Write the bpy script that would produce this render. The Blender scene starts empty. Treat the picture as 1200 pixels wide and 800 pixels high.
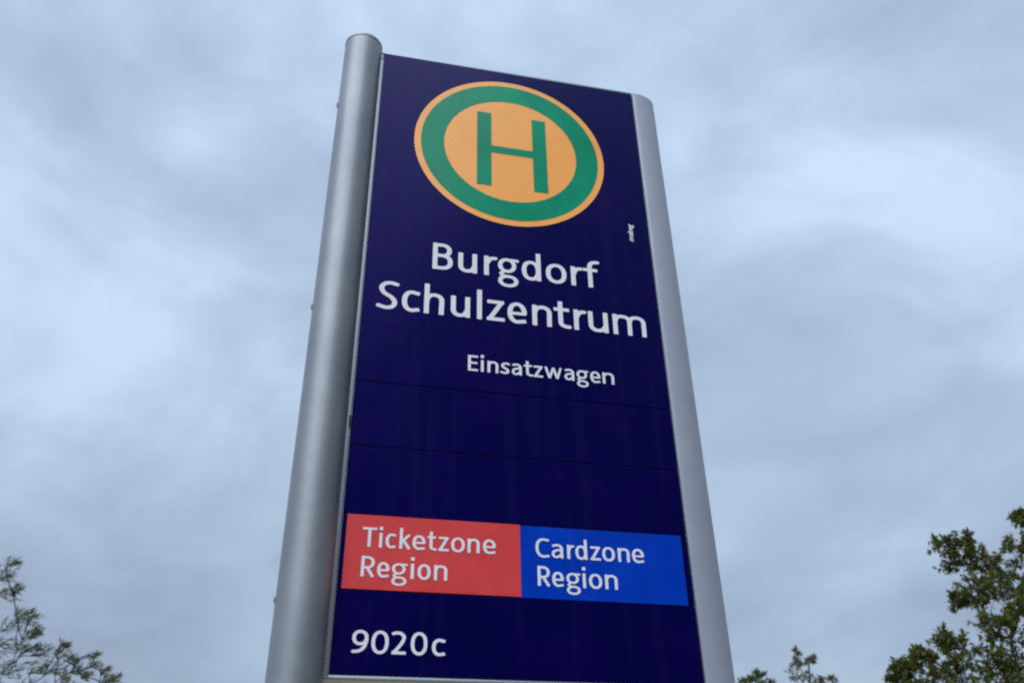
import bpy, bmesh, math, random
import numpy as np
from mathutils import Vector, Matrix

S = bpy.context.scene
C = S.collection
rad = math.radians

# ------------------------------------------------------------------ camera
cd = bpy.data.cameras.new('camera')
cam = bpy.data.objects.new('camera', cd)
C.objects.link(cam)
cd.sensor_fit = 'HORIZONTAL'
cd.sensor_width = 36.0
cd.lens = 31.11
cd.clip_start = 0.02
cd.clip_end = 5000
CAM = Vector((0.0107, -1.3106, 1.6008))
ROT = Matrix(((0.97597, -0.10309, -0.19197), (-0.21735, -0.52312, -0.82408), (-0.01547, 0.84600, -0.53296)))
cam.matrix_world = Matrix.Translation(CAM) @ ROT.to_4x4()
cd.dof.use_dof = True
cd.dof.focus_distance = 1.72
cd.dof.aperture_fstop = 6.8
S.camera = cam

# ------------------------------------------------------------------ world: overcast evening sky
SUN_EL, SUN_ROT = 46.0, 212.0          # behind and slightly left of the camera
w = bpy.data.worlds.new('World')
S.world = w
w.use_nodes = True
nt = w.node_tree
nt.nodes.clear()
def N(tree, kind, **kw):
    n = tree.nodes.new(kind)
    for k, v in kw.items():
        setattr(n, k, v)
    return n
L = nt.links.new
out = N(nt, 'ShaderNodeOutputWorld')
bg = N(nt, 'ShaderNodeBackground')
bg.inputs['Strength'].default_value = 0.1
L(bg.outputs[0], out.inputs[0])
sky = N(nt, 'ShaderNodeTexSky', sky_type='NISHITA')
sky.sun_disc = False
sky.sun_elevation = rad(SUN_EL)
sky.sun_rotation = rad(SUN_ROT)
tc = N(nt, 'ShaderNodeTexCoord')
sep = N(nt, 'ShaderNodeSeparateXYZ')
L(tc.outputs['Generated'], sep.inputs[0])
def M(op, a, b=None, c=None, tree=nt):
    n = N(tree, 'ShaderNodeMath', operation=op)
    for i, v in enumerate((a, b, c)):
        if v is None:
            continue
        if isinstance(v, (int, float)):
            n.inputs[i].default_value = v
        else:
            tree.links.new(v, n.inputs[i])
    return n.outputs[0]
zc = M('MAXIMUM', sep.outputs[2], 0.0)
def cloud(scale, detail, dist, off, squash):
    mp = N(nt, 'ShaderNodeMapping')
    mp.inputs['Location'].default_value = off
    mp.inputs['Scale'].default_value = (1.0, 1.0, squash)
    L(tc.outputs['Generated'], mp.inputs[0])
    n = N(nt, 'ShaderNodeTexNoise')
    n.inputs['Scale'].default_value = scale
    n.inputs['Detail'].default_value = detail
    n.inputs['Roughness'].default_value = 0.52
    n.inputs['Distortion'].default_value = dist
    L(mp.outputs[0], n.inputs[0])
    return n.outputs['Fac']
O1, O2 = (-14.08, -15.73, -9.74), (6.17, 17.09, 2.87)
c1 = cloud(2.3, 5, 0.5, O1, 1.5)
c2 = cloud(6.5, 6, 0.45, O2, 1.9)
cs = M('ADD', M('MULTIPLY', c1, 0.80), M('MULTIPLY', c2, 0.20))
ramp = N(nt, 'ShaderNodeValToRGB')
cr = ramp.color_ramp
cr.interpolation = 'B_SPLINE'
cr.elements[0].position = 0.345; cr.elements[0].color = (0.318, 0.402, 0.540, 1)
cr.elements[1].position = 0.655; cr.elements[1].color = (0.625, 0.770, 0.985, 1)
e = cr.elements.new(0.45); e.color = (0.398, 0.505, 0.672, 1)
e = cr.elements.new(0.55); e.color = (0.462, 0.585, 0.758, 1)
L(cs, ramp.inputs[0])
# brighter cloud towards the hidden sun and towards the zenith
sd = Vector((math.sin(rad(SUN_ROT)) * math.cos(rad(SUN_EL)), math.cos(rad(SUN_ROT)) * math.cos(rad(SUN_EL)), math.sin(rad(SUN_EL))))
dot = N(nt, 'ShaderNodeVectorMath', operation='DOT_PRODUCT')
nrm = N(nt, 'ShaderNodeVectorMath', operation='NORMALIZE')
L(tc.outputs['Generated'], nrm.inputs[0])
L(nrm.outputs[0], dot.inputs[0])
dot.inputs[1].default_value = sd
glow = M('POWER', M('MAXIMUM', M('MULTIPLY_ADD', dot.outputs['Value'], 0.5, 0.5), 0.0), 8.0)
ss = N(nt, 'ShaderNodeMapRange', interpolation_type='SMOOTHSTEP')   # unseen sky behind right, dimmed on purpose to darken the panel's reflections
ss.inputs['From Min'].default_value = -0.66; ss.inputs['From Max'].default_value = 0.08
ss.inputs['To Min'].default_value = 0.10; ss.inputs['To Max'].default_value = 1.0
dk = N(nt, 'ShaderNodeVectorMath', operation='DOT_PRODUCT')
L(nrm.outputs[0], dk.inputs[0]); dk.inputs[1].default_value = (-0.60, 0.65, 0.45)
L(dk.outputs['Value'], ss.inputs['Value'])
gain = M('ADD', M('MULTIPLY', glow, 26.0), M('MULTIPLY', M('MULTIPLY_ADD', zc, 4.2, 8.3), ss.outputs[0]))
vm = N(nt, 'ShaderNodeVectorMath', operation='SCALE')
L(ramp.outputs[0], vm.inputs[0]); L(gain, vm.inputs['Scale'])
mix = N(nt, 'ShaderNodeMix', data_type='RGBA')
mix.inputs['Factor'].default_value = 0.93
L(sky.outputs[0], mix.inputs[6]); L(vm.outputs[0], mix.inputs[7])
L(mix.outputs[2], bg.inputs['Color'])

# ------------------------------------------------------------------ sun behind the cloud
sl = bpy.data.lights.new('sun', 'SUN')
sl.energy = 1.42
sl.angle = rad(60)
sl.color = (1.0, 0.97, 0.93)
so = bpy.data.objects.new('sun', sl)
so.rotation_euler = (-sd).to_track_quat('-Z', 'Y').to_euler()
so.location = (-3, -6, 12)
C.objects.link(so)

S.view_settings.view_transform = 'Standard'
S.view_settings.look = 'None'
S.view_settings.exposure = 0.0
S.view_settings.gamma = 1.0
S.view_settings.use_curve_mapping = False
S.render.engine = 'CYCLES'
S.cycles.pixel_filter_type = 'BLACKMAN_HARRIS'
S.cycles.filter_width = 2.2
S.cycles.use_denoising = False
S.cycles.max_bounces = 8
S.cycles.transparent_max_bounces = 8

# ------------------------------------------------------------------ materials
def mat(name, col, rough=0.5, metal=0.0, spec=0.5, var=0.0, vscale=8.0, bump=0.0, bscale=60.0, stretch=(1, 1, 1), rvar=0.0, coat=0.0, tint=None):
    m = bpy.data.materials.new(name)
    m.use_nodes = True
    t = m.node_tree
    b = t.nodes['Principled BSDF']
    b.inputs['Roughness'].default_value = rough
    b.inputs['Metallic'].default_value = metal
    b.inputs['Specular IOR Level'].default_value = spec
    b.inputs['Coat Weight'].default_value = coat
    if tint:
        b.inputs['Specular Tint'].default_value = (*tint, 1)
    c = (*col, 1)
    b.inputs['Base Color'].default_value = c
    co = N(t, 'ShaderNodeTexCoord')
    mp = N(t, 'ShaderNodeMapping')
    mp.inputs['Scale'].default_value = stretch
    t.links.new(co.outputs['Object'], mp.inputs[0])
    if var or rvar:
        n = N(t, 'ShaderNodeTexNoise')
        n.inputs['Scale'].default_value = vscale
        n.inputs['Detail'].default_value = 6
        n.inputs['Roughness'].default_value = 0.62
        t.links.new(mp.outputs[0], n.inputs[0])
        if var:
            r = N(t, 'ShaderNodeValToRGB')
            r.color_ramp.elements[0].position = 0.3
            r.color_ramp.elements[1].position = 0.72
            r.color_ramp.elements[0].color = (*[x * (1 - var) for x in col], 1)
            r.color_ramp.elements[1].color = (*[min(1, x * (1 + var)) for x in col], 1)
            t.links.new(n.outputs['Fac'], r.inputs[0])
            t.links.new(r.outputs[0], b.inputs['Base Color'])
        if rvar:
            t.links.new(M('MULTIPLY_ADD', n.outputs['Fac'], rvar * 2, rough - rvar, tree=t), b.inputs['Roughness'])
    if bump:
        n2 = N(t, 'ShaderNodeTexNoise')
        n2.inputs['Scale'].default_value = bscale
        n2.inputs['Detail'].default_value = 4
        t.links.new(mp.outputs[0], n2.inputs[0])
        bp = N(t, 'ShaderNodeBump')
        bp.inputs['Strength'].default_value = bump
        bp.inputs['Distance'].default_value = 0.002
        t.links.new(n2.outputs['Fac'], bp.inputs['Height'])
        t.links.new(bp.outputs[0], b.inputs['Normal'])
    return m

def leafmat(name, col, col2, transl=0.35):
    m = bpy.data.materials.new(name)
    m.use_nodes = True
    t = m.node_tree
    b = t.nodes['Principled BSDF']
    b.inputs['Roughness'].default_value = 0.5
    b.inputs['Specular IOR Level'].default_value = 0.35
    geo = N(t, 'ShaderNodeNewGeometry')
    r = N(t, 'ShaderNodeValToRGB')
    r.color_ramp.elements[0].color = (*col, 1)
    r.color_ramp.elements[1].color = (*col2, 1)
    t.links.new(geo.outputs['Random Per Island'], r.inputs[0])
    t.links.new(r.outputs[0], b.inputs['Base Color'])
    tr = N(t, 'ShaderNodeBsdfTranslucent')
    t.links.new(r.outputs[0], tr.inputs[0])
    ms = N(t, 'ShaderNodeMixShader')
    ms.inputs[0].default_value = transl
    t.links.new(b.outputs[0], ms.inputs[1]); t.links.new(tr.outputs[0], ms.inputs[2])
    t.links.new(ms.outputs[0], t.nodes['Material Output'].inputs[0])
    return m

M_alu = mat('anodised_aluminium', (0.212, 0.230, 0.250), 0.40, 0.45, 0.5, 0.14, 3.0, 0.12, 40, (26, 26, 0.7), 0.09)
M_edge = mat('silver_profile', (0.36, 0.375, 0.44), 0.45, 0.30, 0.5, 0.10, 3.0, 0.12, 40, (26, 26, 0.7), 0.08)
M_rim = mat('rim_aluminium', (0.27, 0.29, 0.33), 0.40, 0.6, 0.5, 0.06, 4.0, 0.0)
M_cap = mat('cap_grey', (0.40, 0.42, 0.46), 0.5, 0.4, 0.5, 0.08, 30)
M_under = mat('underside_alu', (0.68, 0.555, 0.475), 0.5, 0.0, 0.5, 0.10, 18)
M_navy = mat('navy_enamel', (0.0012, 0.0008, 0.034), 0.18, 0.0, 0.19, 0.20, 5.0, 0.24, 7, (1, 1, 1), 0.08, tint=(0.14, 0.11, 1.0))
def weather(m, tones, streak, scale=9.0):
    """random blotchy tone plus faint dried rain runs (the runs are fixed dirt)"""
    t = m.node_tree
    b = t.nodes['Principled BSDF']
    co = N(t, 'ShaderNodeTexCoord')
    n = N(t, 'ShaderNodeTexNoise')
    n.inputs['Scale'].default_value = scale; n.inputs['Detail'].default_value = 7; n.inputs['Roughness'].default_value = 0.68
    t.links.new(co.outputs['Object'], n.inputs[0])
    r = N(t, 'ShaderNodeValToRGB')
    r.color_ramp.elements[0].position = 0.30; r.color_ramp.elements[0].color = (*tones[0], 1)
    r.color_ramp.elements[1].position = 0.70; r.color_ramp.elements[1].color = (*tones[2], 1)
    e = r.color_ramp.elements.new(0.5); e.color = (*tones[1], 1)
    t.links.new(n.outputs['Fac'], r.inputs[0])
    mp = N(t, 'ShaderNodeMapping'); mp.inputs['Scale'].default_value = (38, 38, 1.6)
    t.links.new(co.outputs['Object'], mp.inputs[0])
    n2 = N(t, 'ShaderNodeTexNoise'); n2.inputs['Scale'].default_value = 1.0; n2.inputs['Detail'].default_value = 5
    t.links.new(mp.outputs[0], n2.inputs[0])
    n3 = N(t, 'ShaderNodeTexNoise'); n3.inputs['Scale'].default_value = 260; n3.inputs['Detail'].default_value = 2
    t.links.new(co.outputs['Object'], n3.inputs[0])
    f = M('MULTIPLY_ADD', M('MAXIMUM', M('SUBTRACT', n2.outputs['Fac'], 0.52, tree=t), 0.0, tree=t), streak,
          M('MULTIPLY', M('MAXIMUM', M('SUBTRACT', n3.outputs['Fac'], 0.60, tree=t), 0.0, tree=t), streak * 0.6, tree=t), tree=t)
    mx = N(t, 'ShaderNodeMix', data_type='RGBA')
    t.links.new(f, mx.inputs['Factor']); t.links.new(r.outputs[0], mx.inputs[6])
    mx.inputs[7].default_value = (0.30, 0.29, 0.30, 1)
    t.links.new(mx.outputs[2], b.inputs['Base Color'])
weather(M_navy, ((0.0006, 0.0010, 0.033), (0.0012, 0.0008, 0.041), (0.0055, 0.0012, 0.050)), 0.045)
M_dark = mat('black_rubber', (0.008, 0.008, 0.010), 0.7)
M_white = mat('white_film', (0.72, 0.695, 0.695), 0.3, 0.0, 0.3, 0.03, 14)
M_orange = mat('orange_film', (0.95, 0.40, 0.10), 0.16, 0.0, 0.3, 0.07, 9, 0.26, 5, (1, 1, 1), 0.06)
M_green = mat('green_film', (0.001, 0.235, 0.135), 0.16, 0.0, 0.14, 0.10, 9, 0.26, 5, (1, 1, 1), 0.06)
M_red = mat('red_film', (0.60, 0.044, 0.040), 0.35, 0.0, 0.2, 0.07, 11)
M_blue = mat('blue_film', (0.0005, 0.034, 0.36), 0.35, 0.0, 0.04, 0.07, 11)
weather(M_orange, ((0.90, 0.345, 0.060), (0.95, 0.385, 0.080), (0.95, 0.42, 0.10)), 0.14, 7)
weather(M_green, ((0.0005, 0.20, 0.095), (0.0005, 0.245, 0.125), (0.001, 0.30, 0.15)), 0.06, 7)
weather(M_red, ((0.55, 0.036, 0.034), (0.61, 0.046, 0.044), (0.66, 0.060, 0.058)), 0.12, 12)
weather(M_blue, ((0.0004, 0.028, 0.33), (0.0005, 0.036, 0.37), (0.001, 0.046, 0.42)), 0.05, 12)
weather(M_alu, ((0.182, 0.196, 0.212), (0.220, 0.230, 0.241), (0.255, 0.260, 0.268)), 0.30, 6)
weather(M_edge, ((0.32, 0.34, 0.40), (0.36, 0.375, 0.43), (0.40, 0.41, 0.45)), 0.25, 6)
M_bark = mat('bark', (0.060, 0.048, 0.036), 0.85, 0, 0.2, 0.35, 14, 0.6, 30, (1, 1, 0.3))
M_leaf_a = leafmat('oak_leaf', (0.068, 0.078, 0.013), (0.175, 0.180, 0.030), 0.45)
M_leaf_b = leafmat('birch_leaf', (0.105, 0.114, 0.046), (0.205, 0.205, 0.090), 0.48)
M_leaf_c = leafmat('bright_leaf', (0.065, 0.100, 0.022), (0.120, 0.160, 0.040), 0.4)
M_ground = mat('grass_ground', (0.070, 0.095, 0.035), 0.9, 0, 0.2, 0.4, 1.4, 0.8, 22)
M_pave = mat('concrete_paving', (0.37, 0.335, 0.28), 0.85, 0, 0.3, 0.18, 2.5, 0.4, 50)
M_kerb = mat('kerb_concrete', (0.36, 0.35, 0.33), 0.85, 0, 0.3, 0.15, 5, 0.4, 50)
M_road = mat('asphalt', (0.052, 0.052, 0.055), 0.85, 0, 0.3, 0.2, 6, 0.5, 90)

# ------------------------------------------------------------------ helpers
def link(name, me, parent=None, m=None, smooth=None):
    o = bpy.data.objects.new(name, me)
    C.objects.link(o)
    if m is not None:
        for x in (m if isinstance(m, (list, tuple)) else [m]):
            me.materials.append(x)
    if parent is not None:
        o.parent = parent
    if smooth is not None:
        for p in me.polygons:
            p.use_smooth = True
        try:
            me.set_sharp_from_angle(angle=rad(smooth))
        except Exception:
            pass
    return o
def from_bm(name, bm, parent=None, m=None, smooth=None):
    me = bpy.data.meshes.new(name)
    bmesh.ops.recalc_face_normals(bm, faces=bm.faces)
    bm.to_mesh(me); bm.free()
    return link(name, me, parent, m, smooth)
def add_box(bm, x0, x1, y0, y1, z0, z1, bev=0.0):
    vs = [bm.verts.new(p) for p in ((x0, y0, z0), (x1, y0, z0), (x1, y1, z0), (x0, y1, z0), (x0, y0, z1), (x1, y0, z1), (x1, y1, z1), (x0, y1, z1))]
    fs = [bm.faces.new([vs[i] for i in f]) for f in ((0, 3, 2, 1), (4, 5, 6, 7), (0, 1, 5, 4), (1, 2, 6, 5), (2, 3, 7, 6), (3, 0, 4, 7))]
    if bev:
        es = list({e for f in fs for e in f.edges})
        bmesh.ops.bevel(bm, geom=es, offset=bev, segments=2, affect='EDGES', profile=0.5)
def add_prism(bm, prof, z0, z1, bev=0.0):
    a = [bm.verts.new((x, y, z0)) for x, y in prof]
    b = [bm.verts.new((x, y, z1)) for x, y in prof]
    n = len(prof)
    bm.faces.new(a[::-1]); top = bm.faces.new(b)
    for i in range(n):
        bm.faces.new((a[i], a[(i + 1) % n], b[(i + 1) % n], b[i]))
    if bev:
        bmesh.ops.bevel(bm, geom=list(top.edges), offset=bev, segments=2, affect='EDGES', profile=0.5)
def add_lathe(bm, prof, cx, cy, seg=64):
    rings = []
    for r, z in prof:
        rings.append([bm.verts.new((cx + r * math.cos(2 * math.pi * i / seg), cy + r * math.sin(2 * math.pi * i / seg), z)) for i in range(seg)])
    for a, b in zip(rings, rings[1:]):
        for i in range(seg):
            bm.faces.new((a[i], a[(i + 1) % seg], b[(i + 1) % seg], b[i]))
    bm.faces.new(rings[0][::-1]); bm.faces.new(rings[-1])
def tag(o, label=None, cat=None, group=None, kind=None):
    for k, v in (('label', label), ('category', cat), ('group', group), ('kind', kind)):
        if v:
            o[k] = v
    return o

# ------------------------------------------------------------------ ground
bm = bmesh.new()
add_box(bm, -900, 900, -900, 900, -0.5, -0.124)
tag(from_bm('ground', bm, None, M_ground), kind='structure')
bm = bmesh.new()
add_box(bm, -60, 60, -3.2, 1.6, -0.3, 0.0)
tag(from_bm('pavement', bm, None, M_pave), kind='structure')
bm = bmesh.new()
add_box(bm, -60, 60, -3.36, -3.203, -0.3, 0.004, 0.012)
tag(from_bm('kerb', bm, None, M_kerb), kind='structure')
bm = bmesh.new()
add_box(bm, -60, 60, -10.2, -3.363, -0.3, -0.12)
tag(from_bm('road', bm, None, M_road), kind='structure')
bm = bmesh.new()
add_box(bm, -900, 900, 1.603, 899, -0.3, -0.004)
tag(from_bm('lawn', bm, None, M_ground), kind='structure')

# ------------------------------------------------------------------ lettering: strokes with a broad pen
XH, ASC = 0.74, 1.07
def arc(cx, cy, rx, ry, a0, a1, n=28, p=2.25):
    o = []
    for i in range(n + 1):
        a = rad(a0 + (a1 - a0) * i / n)
        c, s = math.cos(a), math.sin(a)
        o.append((cx + rx * math.copysign(abs(c) ** (2 / p), c), cy + ry * math.copysign(abs(s) ** (2 / p), s)))
    return o
def spl(pts, n=10):
    P = [pts[0]] + list(pts) + [pts[-1]]
    o = []
    for i in range(1, len(P) - 2):
        p0, p1, p2, p3 = [np.array(q, float) for q in P[i - 1:i + 3]]
        for k in range(n):
            t = k / n
            o.append(tuple(0.5 * (2 * p1 + (p2 - p0) * t + (2 * p0 - 5 * p1 + 4 * p2 - p3) * t * t + (3 * p1 - p0 - 3 * p2 + p3) * t ** 3)))
    o.append(tuple(pts[-1]))
    return o
def glyph(ch, w, s, t):
    """strokes of one letter, cap height 1, outline width w, stem s, hairline t: list of (points, closed, scale)"""
    h, k = s / 2, t / 2
    r = w - h
    X = XH
    ring = lambda cx, cy, rx, ry: (arc(cx, cy, rx, ry, 0, 360, 56), True, 1.0)
    ln = lambda *p: (list(p), False, 1.0)
    thin = lambda q, *p: (list(p), False, q)
    if ch == 'l': return [ln((h, 0), (h, ASC))]
    if ch == 'i': return [ln((w / 2, 0), (w / 2, X)), thin(1.12, (w / 2, 0.90), (w / 2, 0.90 + s * 1.08))]
    if ch in 'hn':
        return [ln((h, 0), (h, ASC if ch == 'h' else X)),
                ([(h, X * 0.62)] + arc(h + (r - h) * 0.53, X - k - 0.20, (r - h) * 0.49, 0.20, 150, 0, 20) + [(r, 0)], False, 1.0)]
    if ch == 'm':
        c = w / 2
        o = [ln((h, 0), (h, X))]
        for a, b in ((h, c), (c, r)):
            o.append(([(a, X * 0.62)] + arc(a + (b - a) * 0.53, X - k - 0.19, (b - a) * 0.49, 0.19, 150, 0, 20) + [(b, 0)], False, 0.96))
        return o
    if ch == 'u':
        return [ln((r, 0), (r, X)),
                ([(h, X)] + arc(h + (r - h) * 0.47, k + 0.20, (r - h) * 0.47, 0.20, 180, 330, 20) + [(r, X * 0.38)], False, 1.0)]
    if ch == 'r':
        return [ln((h, 0), (h, X)), (spl([(h + 0.01, X * 0.60), (h + (w - h) * 0.42, X - k - 0.045), (w - 0.002, X - k - 0.005)]), False, 1.0)]
    if ch == 'o': return [ring(w / 2, X / 2, w / 2 - h, X / 2 - k + 0.012)]
    if ch == '0': return [ring(w / 2, 0.5, w / 2 - h, 0.5 - k + 0.01)]
    if ch in 'db':
        o = [(arc(w * 0.5 - 0.01, X / 2, w * 0.5 - 0.01 - h, X / 2 - k + 0.012, 0, 360, 56), True, 0.97), ln((r, 0), (r, ASC))]
        if ch == 'b': o = [([(w - x, y) for x, y in p], c, q) for p, c, q in o]
        return o
    if ch == 'g':
        return [(arc(w * 0.44, 0.455, w * 0.44 - h * 0.9, 0.285 - k, 0, 360, 48, 2.1), True, 0.92),
                thin(0.82, (w * 0.62, X - k * 1.05), (w * 0.86, X - k * 1.05), (w, X - k * 1.35)),
                (spl([(w * 0.30, 0.225), (w * 0.145, 0.135), (w * 0.26, 0.055), (w * 0.62, 0.035)]), False, 0.80),
                (arc(w * 0.485, -0.140, w * 0.485 - h * 0.88, 0.235 - k, 0, 360, 48, 2.15), True, 0.90)]
    if ch == 'f':
        x = w * 0.44
        return [([(x, 0), (x, 0.80)] + arc(w - 0.02, 0.80, w - 0.02 - x, ASC - 0.80 - k, 180, 90, 14, 2.3) + [(w, ASC - k - 0.012)], False, 1.0),
                ln((0, X - k), (w * 0.93, X - k))]
    if ch == 't':
        x = w * 0.42
        return [([(x, 0.98), (x, 0.22)] + arc(w - 0.03, 0.22, w - 0.03 - x, 0.22 - k, 180, 270, 14, 2.3) + [(w, k + 0.012)], False, 1.0),
                ln((0, X - k), (w * 0.97, X - k))]
    if ch in 'cC':
        T = X if ch == 'c' else 1.0
        q = arc(w * 0.58, T / 2, w * 0.58 - h, T / 2 - k + 0.012, 78, 282, 40, 2.2)
        return [([(w, T - k - 0.035)] + q + [(w, k + 0.035)], False, 1.0)]
    if ch == 'e':
        a = arc(w * 0.5, X / 2, w * 0.5 - h, X / 2 - k + 0.012, -6, 282, 48, 2.15)
        return [(a + [(w - 0.03, k + 0.035)], False, 1.0), thin(0.86, (h, X * 0.475), (w - h * 0.8, X * 0.475))]
    if ch in 'sS':
        T = X if ch == 's' else 1.0
        return [(spl([(w * 0.95, T - k - 0.035), (w * 0.62, T - k + 0.006), (w * 0.30, T - k * 1.3 - 0.02), (h, T * 0.755), (w * 0.27, T * 0.575), (w * 0.70, T * 0.42),
                      (r, T * 0.245), (w * 0.72, k * 1.3 + 0.015), (w * 0.40, k - 0.006), (0.0, k + 0.05)]), False, 0.98)]
    if ch == 'z':
        return [ln((0.01, X - k), (w - 0.01, X - k)), ln((0, k), (w, k)), thin(0.95, (w - h * 1.15, X - k * 1.2), (h * 1.15, k * 1.2))]
    if ch == 'a':
        return [([(0.05, X - k - 0.045)] + arc(w * 0.48, X - k - 0.20, r - w * 0.48, 0.20 + 0.008, 100, 0, 20) + [(r, 0)], False, 1.0),
                (spl([(r, 0.435), (w * 0.55, 0.425), (w * 0.24, 0.355), (h, 0.215), (w * 0.22, k + 0.03), (w * 0.45, k - 0.005), (w * 0.68, k + 0.07), (r, 0.20)]), False, 0.90)]
    if ch == 'w':
        return [thin(0.95, (h, X), (w * 0.285, 0.02)), thin(0.86, (w * 0.285, 0.02), (w * 0.5, X * 0.96)), thin(0.95, (w * 0.5, X * 0.96), (w * 0.715, 0.02)), thin(0.86, (w * 0.715, 0.02), (r, X))]
    if ch == 'E':
        return [ln((h, 0), (h, 1)), ln((h, k), (w, k)), ln((h, 0.52), (w * 0.93, 0.52)), ln((h, 1 - k), (w * 0.98, 1 - k))]
    if ch == 'T': return [ln((w / 2, 0), (w / 2, 1)), ln((0, 1 - k), (w, 1 - k))]
    if ch == 'k': return [ln((h, 0), (h, ASC)), thin(0.95, (h, X * 0.42), (w - h * 0.9, X)), thin(1.0, (w * 0.42, X * 0.52), (w - h * 0.75, 0))]
    if ch == 'R':
        cy, ry = (1 - k + 0.45) / 2, (1 - k - 0.45) / 2
        return [ln((h, 0), (h, 1)), ([(h, 1 - k)] + arc(w * 0.42, cy, r - 0.02 - w * 0.42, ry, 90, -90, 24) + [(h, 0.45)], False, 1.0), ln((w * 0.44, 0.45), (r, 0))]
    if ch == 'B':
        m = 0.535
        return [ln((h, 0), (h, 1)),
                ([(h, 1 - k)] + arc(w * 0.46, (1 - k + m) / 2, r - w * 0.06 - w * 0.46, (1 - k - m) / 2, 90, -90, 24) + [(h, m)], False, 1.0),
                ([(h, m)] + arc(w * 0.48, (m + k) / 2, r - w * 0.48, (m - k) / 2, 90, -90, 24) + [(h, k)], False, 1.0)]
    if ch == '9':
        return [(arc(w * 0.5, 0.675, w * 0.5 - h, 0.325 - k + 0.01, 0, 360, 48, 2.2), True, 1.0),
                (spl([(r, 0.68), (r - 0.005, 0.50), (w * 0.74, 0.25), (w * 0.46, 0.10), (0.06, k + 0.0)]), False, 1.0)]
    if ch == '2':
        return [(spl([(0.04, 0.90), (w * 0.28, 1 - k + 0.005), (w * 0.62, 1 - k - 0.015), (w * 0.85, 0.76), (w * 0.70, 0.50), (w * 0.35, 0.22), (h * 0.9, k)]), False, 1.0), ln((0.0, k), (w, k))]
    return []
def glyph_faces(ch, w, s, t):
    st = glyph(ch, w, s, t)
    ky = s / t                                     # broad pen: circle in stretched space
    d = 0.0125
    xs = np.arange(-0.12, w + 0.12 + d, d)
    ys = np.arange(-0.48, 1.16 + d, d)
    GX, GY = np.meshgrid(xs, ys * ky)
    F = np.full(GX.shape, 1e3)
    for pts, closed, q in st:
        P = np.array(pts, float); P[:, 1] *= ky
        if closed: P = np.vstack([P, P[:1]])
        keep = np.r_[True, np.hypot(*np.diff(P, axis=0).T) > 1e-6]
        P = P[keep]
        hr = s / 2 * q
        n = len(P) - 1
        for i in range(n):
            a, b = P[i], P[i + 1]
            u = b - a; ln_ = math.hypot(*u); u = u / ln_
            al = (GX - a[0]) * u[0] + (GY - a[1]) * u[1]
            pe = np.abs(-(GX - a[0]) * u[1] + (GY - a[1]) * u[0])
            lo = np.minimum(al, 0); hi = np.maximum(al - ln_, 0)
            dd = np.hypot(pe, lo + hi) - hr
            if not closed and i == 0:
                dd = np.where(al < 0, np.maximum(pe - hr, -al), dd)
            if not closed and i == n - 1:
                dd = np.where(al > ln_, np.maximum(pe - hr, al - ln_), dd)
            F = np.minimum(F, dd)
    polys = []
    ny, nx = F.shape
    IN = F < 0
    full = IN[:-1, :-1] & IN[1:, :-1] & IN[:-1, 1:] & IN[1:, 1:]
    anyi = IN[:-1, :-1] | IN[1:, :-1] | IN[:-1, 1:] | IN[1:, 1:]
    for j in range(ny - 1):
        i = 0
        while i < nx - 1:
            if full[j, i]:
                i1 = i
                while i1 < nx - 1 and full[j, i1]: i1 += 1
                polys.append([(xs[i], ys[j]), (xs[i1], ys[j]), (xs[i1], ys[j + 1]), (xs[i], ys[j + 1])])
                i = i1; continue
            if anyi[j, i]:
                c = [(i, j), (i + 1, j), (i + 1, j + 1), (i, j + 1)]
                v = [F[q[1], q[0]] for q in c]
                poly = []
                for a in range(4):
                    b = (a + 1) % 4
                    pa = (xs[c[a][0]], ys[c[a][1]]); pb = (xs[c[b][0]], ys[c[b][1]])
                    if v[a] < 0: poly.append(pa)
                    if (v[a] < 0) != (v[b] < 0):
                        f = v[a] / (v[a] - v[b]); f = min(max(f, 0.001), 0.999)
                        poly.append((pa[0] + (pb[0] - pa[0]) * f, pa[1] + (pb[1] - pa[1]) * f))
                if len(poly) >= 3: polys.append(poly)
            i += 1
    return polys
PX, PZ = 0.0455, 1.87                               # panel's lower left corner in the world (metres)
def lettering(text, spans, base, cap, s, t, y, parent, name='lettering', m=None, trim=1.1):
    V, Fc = [], []
    for ci, (ch, (a, b)) in enumerate(zip(text, spans)):
        a += trim; b -= trim
        for poly in glyph_faces(ch, (b - a) / cap, s, t):
            i = len(V)
            V += [(PX + (a + x * cap) / 1000, y - 0.00008 * (ci % 2), PZ + (base + yy * cap) / 1000) for x, yy in poly]
            Fc.append(list(range(i, i + len(poly))))
    me = bpy.data.meshes.new(name)
    me.from_pydata(V, [], Fc)
    return link(name, me, parent, m or M_white)

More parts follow.
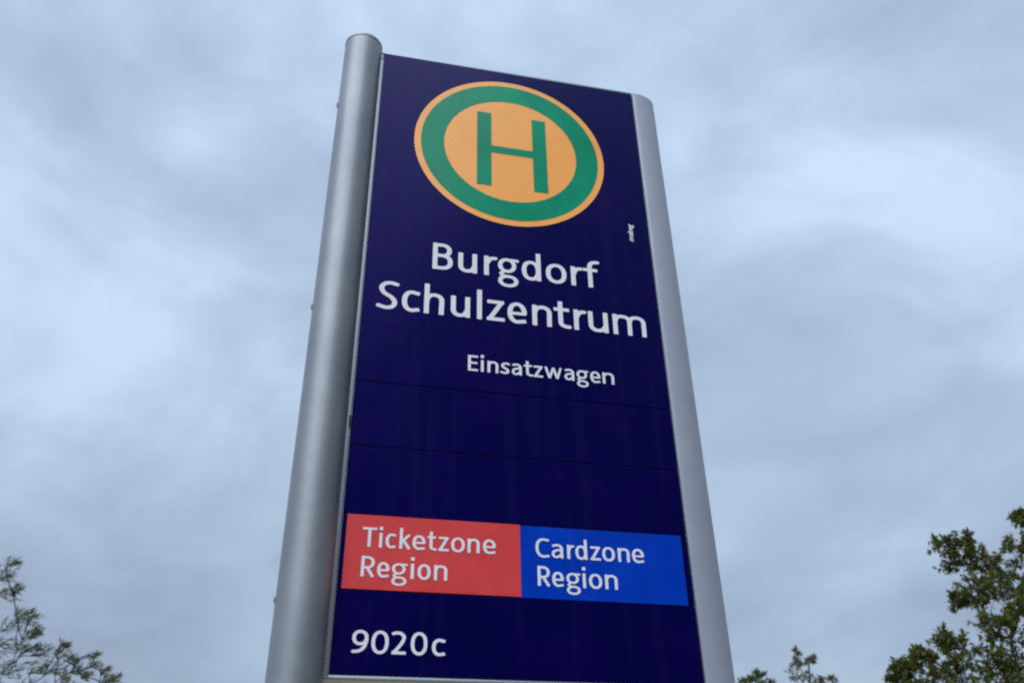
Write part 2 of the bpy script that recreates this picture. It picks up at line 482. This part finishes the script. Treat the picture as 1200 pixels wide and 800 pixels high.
# ------------------------------------------------------------------ the bus stop sign
sign = bpy.data.objects.new('bus_stop_sign', None)
C.objects.link(sign)
tag(sign, 'tall navy bus stop sign with orange and green H disc on a silver post', 'bus stop sign')
W, HT = 0.560, 1.2774
PR, PY, PTOP = 0.039, 0.004, PZ + 1.2945
bm = bmesh.new()
add_lathe(bm, [(PR, 0.0), (PR, PTOP - 0.008)], 0, PY, 96)
pole = from_bm('pole', bm, sign, M_alu, 40)
bm = bmesh.new()
add_lathe(bm, [(PR - 0.0015, PTOP - 0.0080), (PR - 0.0015, PTOP - 0.0060), (PR + 0.0008, PTOP - 0.0058), (PR + 0.0008, PTOP - 0.001), (PR - 0.001, PTOP + 0.001), (PR * 0.6, PTOP + 0.003)], 0, PY, 96)
from_bm('pole_cap', bm, pole, M_cap, 40)
for z in (1.107, 0.609, 0.1015):                    # rivet heads on the side away from the panel
    bm = bmesh.new()
    bmesh.ops.create_uvsphere(bm, u_segments=20, v_segments=12, radius=0.0075)
    bmesh.ops.scale(bm, verts=bm.verts, vec=(0.40, 1, 1))
    bmesh.ops.translate(bm, verts=bm.verts, vec=(-PR, PY - 0.002, PZ + z))
    from_bm('rivet', bm, pole, M_cap, 60)
bm = bmesh.new()
add_lathe(bm, [(0.075, 0.0005), (0.075, 0.010), (0.050, 0.014), (0.043, 0.020), (PR + 0.0003, 0.022)], 0, PY, 64)
from_bm('base_plate', bm, sign, M_alu, 35)

bm = bmesh.new()
D0, D1 = 0.0052, 0.0610                              # housing body behind the slats
add_box(bm, PX - 0.006, PX + W + 0.0015, D0, D1, PZ - 0.0055, PZ + HT + 0.004)
house = from_bm('housing', bm, sign, M_under)
bm = bmesh.new()
add_box(bm, PX - 0.0095, PX - 0.0010, -0.0010, 0.0050, PZ - 0.0065, PZ + 1.2600, 0.0012)
add_box(bm, PX - 0.0010 + 0.0002, PX + W + 0.0008, -0.0010, 0.0050, PZ - 0.0065, PZ - 0.0016, 0.0010)
add_box(bm, PX - 0.0095, PX + W + 0.0008, -0.0010, 0.0050, PZ + HT + 0.0014, PZ + HT + 0.0062, 0.0010)
from_bm('front_rim', bm, house, M_rim, 30)
bm = bmesh.new()                                      # bridge between pole and top rim
add_box(bm, PX - 0.0120, PX - 0.0012, 0.0005, 0.0560, PZ + 1.2625, PZ + HT + 0.0060, 0.001)
from_bm('corner_bracket', bm, house, M_rim, 30)
bm = bmesh.new()
prof = [(PX + W + 0.0022 + 0.0612 * math.sin(math.pi * i / 48), 0.0302 - 0.0312 * math.cos(math.pi * i / 48)) for i in range(49)]
add_prism(bm, prof, PZ - 0.0065, PZ + HT + 0.0062, 0.0015)
from_bm('end_profile', bm, sign, M_edge, 35)
bm = bmesh.new()
add_box(bm, PX - 0.0040, PX - 0.0003, -0.0028, 0.002, PZ + 0.381, PZ + 0.402, 0.0008)
from_bm('lock', bm, house, M_dark)
bm = bmesh.new()
add_box(bm, PX + 0.0002, PX + W - 0.0002, 0.0030, 0.0050, PZ + 0.0002, PZ + HT - 0.0002)
from_bm('backing', bm, house, M_dark)
bm = bmesh.new()
add_box(bm, PX - 0.002, PX + W - 0.002, 0.0612, 0.0632, PZ + 0.004, PZ + HT - 0.004, 0.0008)
from_bm('back_panel', bm, sign, M_navy)

def slat(name, z0, z1, gap=0.0011, y0=0.0, parent=sign, x0=0.0004, x1=W - 0.0004, m=M_navy):
    bm = bmesh.new()
    add_box(bm, PX + x0, PX + x1, y0, 0.0029, PZ + z0 + gap, PZ + z1 - gap, 0.0005)
    return from_bm(name, bm, parent, m)
Y1, Y2 = -0.0007, -0.0012
name_plate = slat('name_plate', 0.5855, HT + 0.001, 0.0002)
route1 = slat('route_strip', 0.4695, 0.5862, 0.0006, 0.0001)
for o_, k in ((slat('route_strip', 0.3510, 0.4695, 0.0007, 0.0001), 0.004), (slat('route_strip', 0.2350, 0.3510, 0.0007, 0.0002), -0.003)):
    zs = [v.co.z for v in o_.data.vertices]      # each loose strip sits in its slot with a slightly different tilt
    for v in o_.data.vertices:
        v.co.y += k * (v.co.z - sum(zs) / len(zs)) + 0.0003
slat('zone_strip', 0.1190, 0.2350, 0.0007, 0.0001)
number_plate = slat('number_plate', -0.001, 0.1190, 0.0011)
def field(name, x0, x1, z0, z1, m):
    bm = bmesh.new()
    add_box(bm, PX + x0, PX + x1, -0.0009, 0.0000, PZ + z0, PZ + z1)
    return from_bm(name, bm, sign, m)
red = field('ticket_zone_field', 0.0070, 0.27755, 0.1200, 0.2345, M_red)
blue = field('card_zone_field', 0.2777, 0.5490, 0.1190, 0.2335, M_blue)
# emblem: orange disc, green ring, green H
EX, EZ = PX + 0.2756, PZ + 1.0480
def disc(name, r, y, m, r_in=0.0, parent=name_plate, n=128):
    bm = bmesh.new()
    o = [(EX + r * math.cos(2 * math.pi * i / n), EZ + r * math.sin(2 * math.pi * i / n)) for i in range(n)]
    if r_in:
        q = [(EX + r_in * math.cos(2 * math.pi * i / n), EZ + r_in * math.sin(2 * math.pi * i / n)) for i in range(n)]
        a = [bm.verts.new((x, y, z)) for x, z in o]; b = [bm.verts.new((x, y, z)) for x, z in q]
        for i in range(n): bm.faces.new((a[i], a[(i + 1) % n], b[(i + 1) % n], b[i]))
    else:
        bm.faces.new([bm.verts.new((x, y, z)) for x, z in o])
    return from_bm(name, bm, parent, m)
disc('emblem_disc', 0.2015, Y1, M_orange)
disc('emblem_ring', 0.1880, Y2, M_green, 0.1405)
bm = bmesh.new()
def rect(bm, x0, x1, z0, z1, y):
    bm.faces.new([bm.verts.new((PX + x, y, PZ + z)) for x, z in ((x0, z0), (x1, z0), (x1, z1), (x0, z1))])
rect(bm, 0.2037, 0.2340, 0.9425, 1.1475, Y2)
rect(bm, 0.3220, 0.3520, 0.9425, 1.1465, Y2)
rect(bm, 0.2340, 0.3220, 1.0342, 1.0538, Y2)
from_bm('emblem_letter', bm, name_plate, M_green)

lettering('Burgdorf', [(120.4, 160.6), (168.7, 206.8), (217.9, 242.1), (244.9, 287.0), (290.8, 330.6), (338.1, 381.0), (387.9, 410.6), (412.9, 446.0)], 719.6, 60.5, 0.150, 0.120, Y1, name_plate)
lettering('Schulzentrum', [(26.5, 62.5), (68.3, 101.9), (108.2, 146.4), (156.8, 194.3), (205.0, 217.0), (223.6, 257.9), (261.8, 300.2), (308.5, 347.4), (350.1, 382.4), (388.2, 411.6), (416.3, 456.9), (464.3, 531.7)], 618.7, 60.5, 0.150, 0.120, Y1, name_plate)
lettering('Einsatzwagen', [(190.2, 209.1), (212.6, 219.8), (224.8, 245.3), (249.3, 265.3), (268.3, 287.8), (290.4, 306.8), (308.2, 326.1), (327.8, 361.7), (364.3, 384.0), (387.3, 410.5), (412.5, 432.8), (435.7, 458.3)], 509.3, 31.2, 0.158, 0.126, Y1, route1, trim=0.6)
rg = [(32.6, 54.4), (56.6, 76.1), (78.7, 103.0), (106.6, 113.1), (117.2, 138.2), (142.1, 163.4)]
lettering('Ticketzone', [(31.2, 54.0), (56.2, 63.3), (66.6, 82.8), (87.6, 105.8), (107.6, 128.6), (130.6, 144.9), (148.0, 164.8), (167.3, 189.7), (193.0, 213.0), (217.2, 238.8)], 184.0, 30.5, 0.156, 0.118, -0.0016, red, trim=0.6)
lettering('Region', rg, 138.6, 31.0, 0.156, 0.118, -0.0016, red, trim=0.6)
lettering('Cardzone', [(301.5, 324.6), (327.3, 347.5), (352.9, 364.3), (366.5, 387.2), (391.3, 409.1), (411.0, 433.2), (437.2, 457.8), (461.0, 482.4)], 183.5, 30.5, 0.156, 0.118, -0.0016, blue, trim=0.6)
lettering('Region', [(303.5, 324.8), (326.6, 346.5), (349.6, 373.6), (375.6, 382.4), (386.2, 408.7), (412.4, 433.9)], 138.3, 31.0, 0.156, 0.118, -0.0016, blue, trim=0.6)
lettering('9020c', [(28.0, 52.0), (55.5, 81.3), (85.0, 106.0), (111.9, 137.1), (142.8, 162.9)], 29.2, 31.8, 0.160, 0.132, Y1, number_plate, trim=0.6)
# tiny upright maker's mark beside the disc, reading upwards
mk = lettering('mabeg', [(0, 12), (12.8, 19.8), (20.6, 28.0), (28.6, 36.0), (36.4, 43.6)], 0, 10.5, 0.22, 0.19, 0, name_plate, 'maker_mark', trim=0.1)
for v in mk.data.vertices:
    x, z = (v.co.x - PX) * 1000, (v.co.z - PZ) * 1000
    x += z * 0.2
    v.co = (PX + (526.0 - z) / 1000, Y1, PZ + (846.0 + x) / 1000)

# ------------------------------------------------------------------ trees
def ray(px, py, dist):
    """world point seen at photo pixel (1200 wide) at a horizontal distance"""
    d = ROT @ Vector(((px - 600) / 1037, (400 - py) / 1037, -1))
    return CAM + d * (dist / math.hypot(d.x, d.y))
class Tubes:
    def __init__(s): s.v, s.f = [], []
    def tube(s, pts, r0, r1, seg=6):
        base = len(s.v); n = len(pts)
        for i, p in enumerate(pts):
            d = (pts[min(i + 1, n - 1)] - pts[max(i - 1, 0)]).normalized()
            a = d.orthogonal().normalized() if abs(d.z) > 0.9 else Vector((0, 0, 1)).cross(d).normalized()
            b = d.cross(a); r = r0 + (r1 - r0) * i / (n - 1)
            for k in range(seg):
                q = 2 * math.pi * k / seg
                s.v.append(p + a * (r * math.cos(q)) + b * (r * math.sin(q)))
        for i in range(n - 1):
            for k in range(seg):
                s.f.append((base + i * seg + k, base + i * seg + (k + 1) % seg, base + (i + 1) * seg + (k + 1) % seg, base + (i + 1) * seg + k))
    def build(s, name, parent, m):
        me = bpy.data.meshes.new(name); me.from_pydata(s.v, [], s.f)
        return link(name, me, parent, m, 60)
def bend(a, b, rng, amt, n=6, sag=0.0):
    d = b - a; o = []
    j = Vector((rng.uniform(-1, 1), rng.uniform(-1, 1), rng.uniform(-1, 1))) * amt * d.length
    j2 = Vector((rng.uniform(-1, 1), rng.uniform(-1, 1), rng.uniform(-1, 1))) * amt * 0.5 * d.length
    for i in range(n):
        t = i / (n - 1)
        o.append(a + d * t + j * math.sin(math.pi * t) + j2 * math.sin(2 * math.pi * t) + Vector((0, 0, sag * d.length * math.sin(math.pi * t))))
    return o
def rdir(rng):
    while True:
        v = Vector((rng.uniform(-1, 1), rng.uniform(-1, 1), rng.uniform(-1, 1)))
        if 0.05 < v.length < 1: return v.normalized()
class Leaves:
    def __init__(s): s.v, s.f = [], []
    def leaf(s, p, d, n, l, wd):
        d = d.normalized(); side = d.cross(n)
        if side.length < 1e-3: side = d.orthogonal()
        side.normalize(); up = side.cross(d)
        i = len(s.v)
        s.v += [p, p + d * l * 0.45 + side * wd * 0.5 + up * wd * 0.16, p + d * l - up * l * 0.08, p + d * l * 0.45 - side * wd * 0.5 + up * wd * 0.16]
        s.f += [(i, i + 1, i + 2), (i, i + 2, i + 3)]
    def build(s, name, parent, m):
        me = bpy.data.meshes.new(name); me.from_pydata(s.v, [], s.f)
        return link(name, me, parent, m)
def tree(name, label, cat, base, clumps, seed, leafm, l, wd, per, trunk_r, top, lean=None, twigs=9, spread=1.0, group=None, up=0.25, wind=Vector((0, 0, 0)), loose=0.9):
    """clumps: (centre, radius); every clump is fed by a limb from the trunk"""
    rng = random.Random(seed)
    root = bpy.data.objects.new(name, None); C.objects.link(root)
    root.location = base
    tag(root, label, cat, group)
    T, B, Lv = Tubes(), Tubes(), Leaves()
    O = base.copy()
    topv = top - O
    tr = bend(Vector((0, 0, -0.05)), topv, rng, 0.03, 12)
    T.tube(tr, trunk_r, trunk_r * 0.12, 10)
    flare = [(Vector((0, 0, -0.06))), Vector((0, 0, 0.12)), Vector((0, 0, 0.45))]
    T.tube(flare, trunk_r * 1.55, trunk_r * 1.0, 10)
    def on_trunk(t):
        x = max(0, min(0.999, t)) * 11; i = int(x); return tr[i].lerp(tr[i + 1], x - i)
    limbs = []
    for c, R in sorted(clumps, key=lambda q: q[1], reverse=True):
        c = c - O
        hd = math.hypot(c.x - topv.x * 0.5, c.y - topv.y * 0.5)
        z0 = max(topv.z * 0.22, c.z - 0.75 * hd - 0.4)
        a, ra = on_trunk(z0 / topv.z), trunk_r * 0.36
        for pts, rr in limbs:                        # fork from an earlier limb when one passes near
            for i in range(2, len(pts) - 1):
                if pts[i].z < c.z + 0.2 and (pts[i] - c).length < (a - c).length * 0.62:
                    a, ra = pts[i], rr * 0.55
        pts = bend(a, c, rng, 0.09, 8, 0.05)
        ra = max(min(ra, 0.011 * (c - a).length + 0.008), 0.009)
        B.tube(pts, ra, 0.006, 6)
        limbs.append((pts, ra))
        for k in range(twigs):
            d = (rdir(rng) + Vector((0, 0, up)) + wind).normalized()
            s0 = pts[rng.choice((5, 6, 7, 7))]
            e = c + Vector((d.x, d.y, d.z * 0.8)) * R * rng.uniform(0.55, 1.08) * spread
            tw = bend(s0, e, rng, 0.10, 5)
            B.tube(tw, 0.006, 0.0022, 3)
            m = max(3, int(per / twigs * rng.uniform(0.6, 1.4)))
            for q in range(m):
                t = 0.25 + 0.75 * math.sqrt((q + rng.random()) / m)
                x = min(t, 0.999) * 4; i = int(x)
                p = tw[i].lerp(tw[i + 1], x - i)
                td = (tw[i + 1] - tw[i]).normalized()
                dd = (td * 0.7 + rdir(rng) * loose + wind * 0.8 + Vector((0, 0, -0.12))).normalized()
                p = p + rdir(rng) * 0.02
                n = (Vector((0, 0, 1)) + rdir(rng) * 0.9)
                sc = rng.uniform(0.65, 1.2)
                Lv.leaf(p, dd, n, l * sc, wd * sc)
    T.build('trunk', root, M_bark)
    B.build('branches', root, M_bark)
    Lv.build('crown', root, leafm)
    return root
def clumpset(lst, D, rng, jit):
    o = []
    for px, py, pr in lst:
        dd = D + rng.uniform(-jit, jit)
        o.append((ray(px, py, dd), pr / 1037 * dd * 0.94))
    return o
def filler(center, rx, rz, n, rng, keep, r=(0.35, 0.6)):
    o = []
    while len(o) < n:
        d = rdir(rng) * (rng.random() ** 0.4)
        p = center + Vector((d.x * rx, d.y * rx, d.z * rz))
        if keep(p): o.append((p, rng.uniform(*r)))
    return o
def low(b, r, z, rz, n, rng):
    """foliage of the lower crown, all round the trunk"""
    return filler(Vector((b.x, b.y, z)), r, rz, n, rng, lambda p: to_px(p)[1] > 850, (0.3, 0.5))
def to_px(p):
    q = ROT.transposed() @ (p - CAM)
    return 600 + 1037 * q.x / -q.z, 400 - 1037 * q.y / -q.z

# broad-leaved tree at the right edge of the view
rng = random.Random(5)
D = 13.0
vis = [(1108, 640, 15), (1128, 636, 16), (1150, 655, 22), (1172, 668, 22), (1128, 662, 20), (1192, 640, 16), (1197, 606, 8), (1140, 690, 20),
       (1122, 703, 10), (1165, 700, 22), (1190, 690, 24), (1160, 732, 17), (1185, 735, 22), (1198, 715, 20), (1105, 752, 15), (1128, 764, 20),
       (1078, 768, 13), (1060, 782, 12), (1052, 796, 11), (1090, 790, 18), (1120, 795, 22), (1155, 775, 22), (1185, 772, 22), (1170, 800, 24), (1200, 795, 22),
       (1070, 812, 18), (1110, 822, 22), (1150, 830, 24), (1195, 825, 24)]
cl = clumpset(vis, D, rng, 0.9)
rc = ray(1330, 700, D)
cl += filler(rc, 2.7, 2.1, 50, rng, lambda p: (to_px(p)[0] > 1225 and to_px(p)[1] > 640) or to_px(p)[0] > 1290 or (to_px(p)[1] > 840 and to_px(p)[0] > 1090))
b = ray(1320, 700, D); b.z = 0
cl += low(b, 2.6, 3.2, 1.3, 34, rng)
tree('broadleaf_tree', 'large dark olive broad-leaved tree reaching in at the right edge of the picture', 'tree', b, cl, 11, M_leaf_a, 0.074, 0.036, 400, 0.17, Vector((b.x - 0.1, b.y, 6.1)), twigs=20, spread=1.25)

# wispy tree at the left edge
rng = random.Random(8)
D = 15.0
vis = [(8, 662, 9), (2, 680, 12), (12, 690, 10), (4, 700, 10), (20, 725, 12), (32, 728, 11), (8, 735, 14), (30, 745, 12), (5, 760, 15), (38, 742, 6), (25, 765, 14),
       (45, 768, 10), (72, 757, 5), (66, 768, 8), (80, 776, 7), (58, 785, 12), (35, 788, 14), (8, 790, 16), (84, 788, 8), (108, 770, 6), (105, 782, 8), (95, 795, 8), (118, 788, 7), (134, 796, 6),
       (122, 800, 9), (70, 802, 12), (45, 815, 16), (15, 820, 18), (90, 818, 14), (120, 822, 14)]
cl = clumpset(vis, D, rng, 0.8)
rc = ray(-60, 760, D)
cl += filler(rc, 1.7, 1.6, 26, rng, lambda p: to_px(p)[0] < -14 or (to_px(p)[1] > 842 and to_px(p)[0] < 110), (0.22, 0.4))
b = ray(-50, 700, D); b.z = 0
cl += low(b, 1.9, 3.0, 1.1, 30, rng)
tree('wispy_tree', 'thin wispy tree with narrow wind-swept leaves at the left edge of the picture', 'tree', b, cl, 21, M_leaf_b, 0.095, 0.019, 66, 0.12, Vector((b.x + 0.3, b.y, 5.9)), twigs=13, spread=1.38, up=0.4, wind=Vector((0.62, 0.1, 0.35)), loose=0.5)

# two distant tops at the foot of the picture
rng = random.Random(3)
D = 26.0
vis = [(933, 764, 5), (931, 774, 7), (940, 780, 7), (948, 774, 5), (953, 772, 4), (930, 790, 10), (942, 795, 10), (962, 797, 6), (976, 797, 5), (970, 806, 9), (952, 808, 12), (930, 812, 12), (975, 815, 10)]
cl = clumpset(vis, D, rng, 0.7)
rc = ray(950, 850, D)
cl += filler(rc, 1.5, 1.3, 16, rng, lambda p: to_px(p)[1] > 822, (0.3, 0.45))
b = ray(945, 760, D); b.z = 0
cl += low(b, 1.5, 3.8, 1.8, 30, rng)
tree('slender_tree', 'distant slender treetop with a thin spire just right of the sign', 'tree', b, cl, 31, M_leaf_b, 0.10, 0.05, 80, 0.13, Vector((b.x, b.y, 7.0)), twigs=9, spread=1.2, up=0.7)
rng = random.Random(4)
D = 23.0
vis = [(886, 790, 6), (893, 792, 5), (880, 797, 6), (870, 798, 5), (890, 803, 9), (902, 801, 6), (872, 808, 9), (908, 812, 9), (885, 818, 12)]
cl = clumpset(vis, D, rng, 0.6)
rc = ray(885, 860, D)
cl += filler(rc, 1.2, 1.0, 12, rng, lambda p: to_px(p)[1] > 828, (0.3, 0.45))
b = ray(886, 780, D); b.z = 0
cl += low(b, 1.5, 3.0, 1.4, 26, rng)
tree('bushy_tree', 'low bright green treetop showing beside the foot of the sign', 'tree', b, cl, 41, M_leaf_c, 0.10, 0.055, 80, 0.11, Vector((b.x, b.y, 5.6)), twigs=9, spread=1.2, up=0.4)
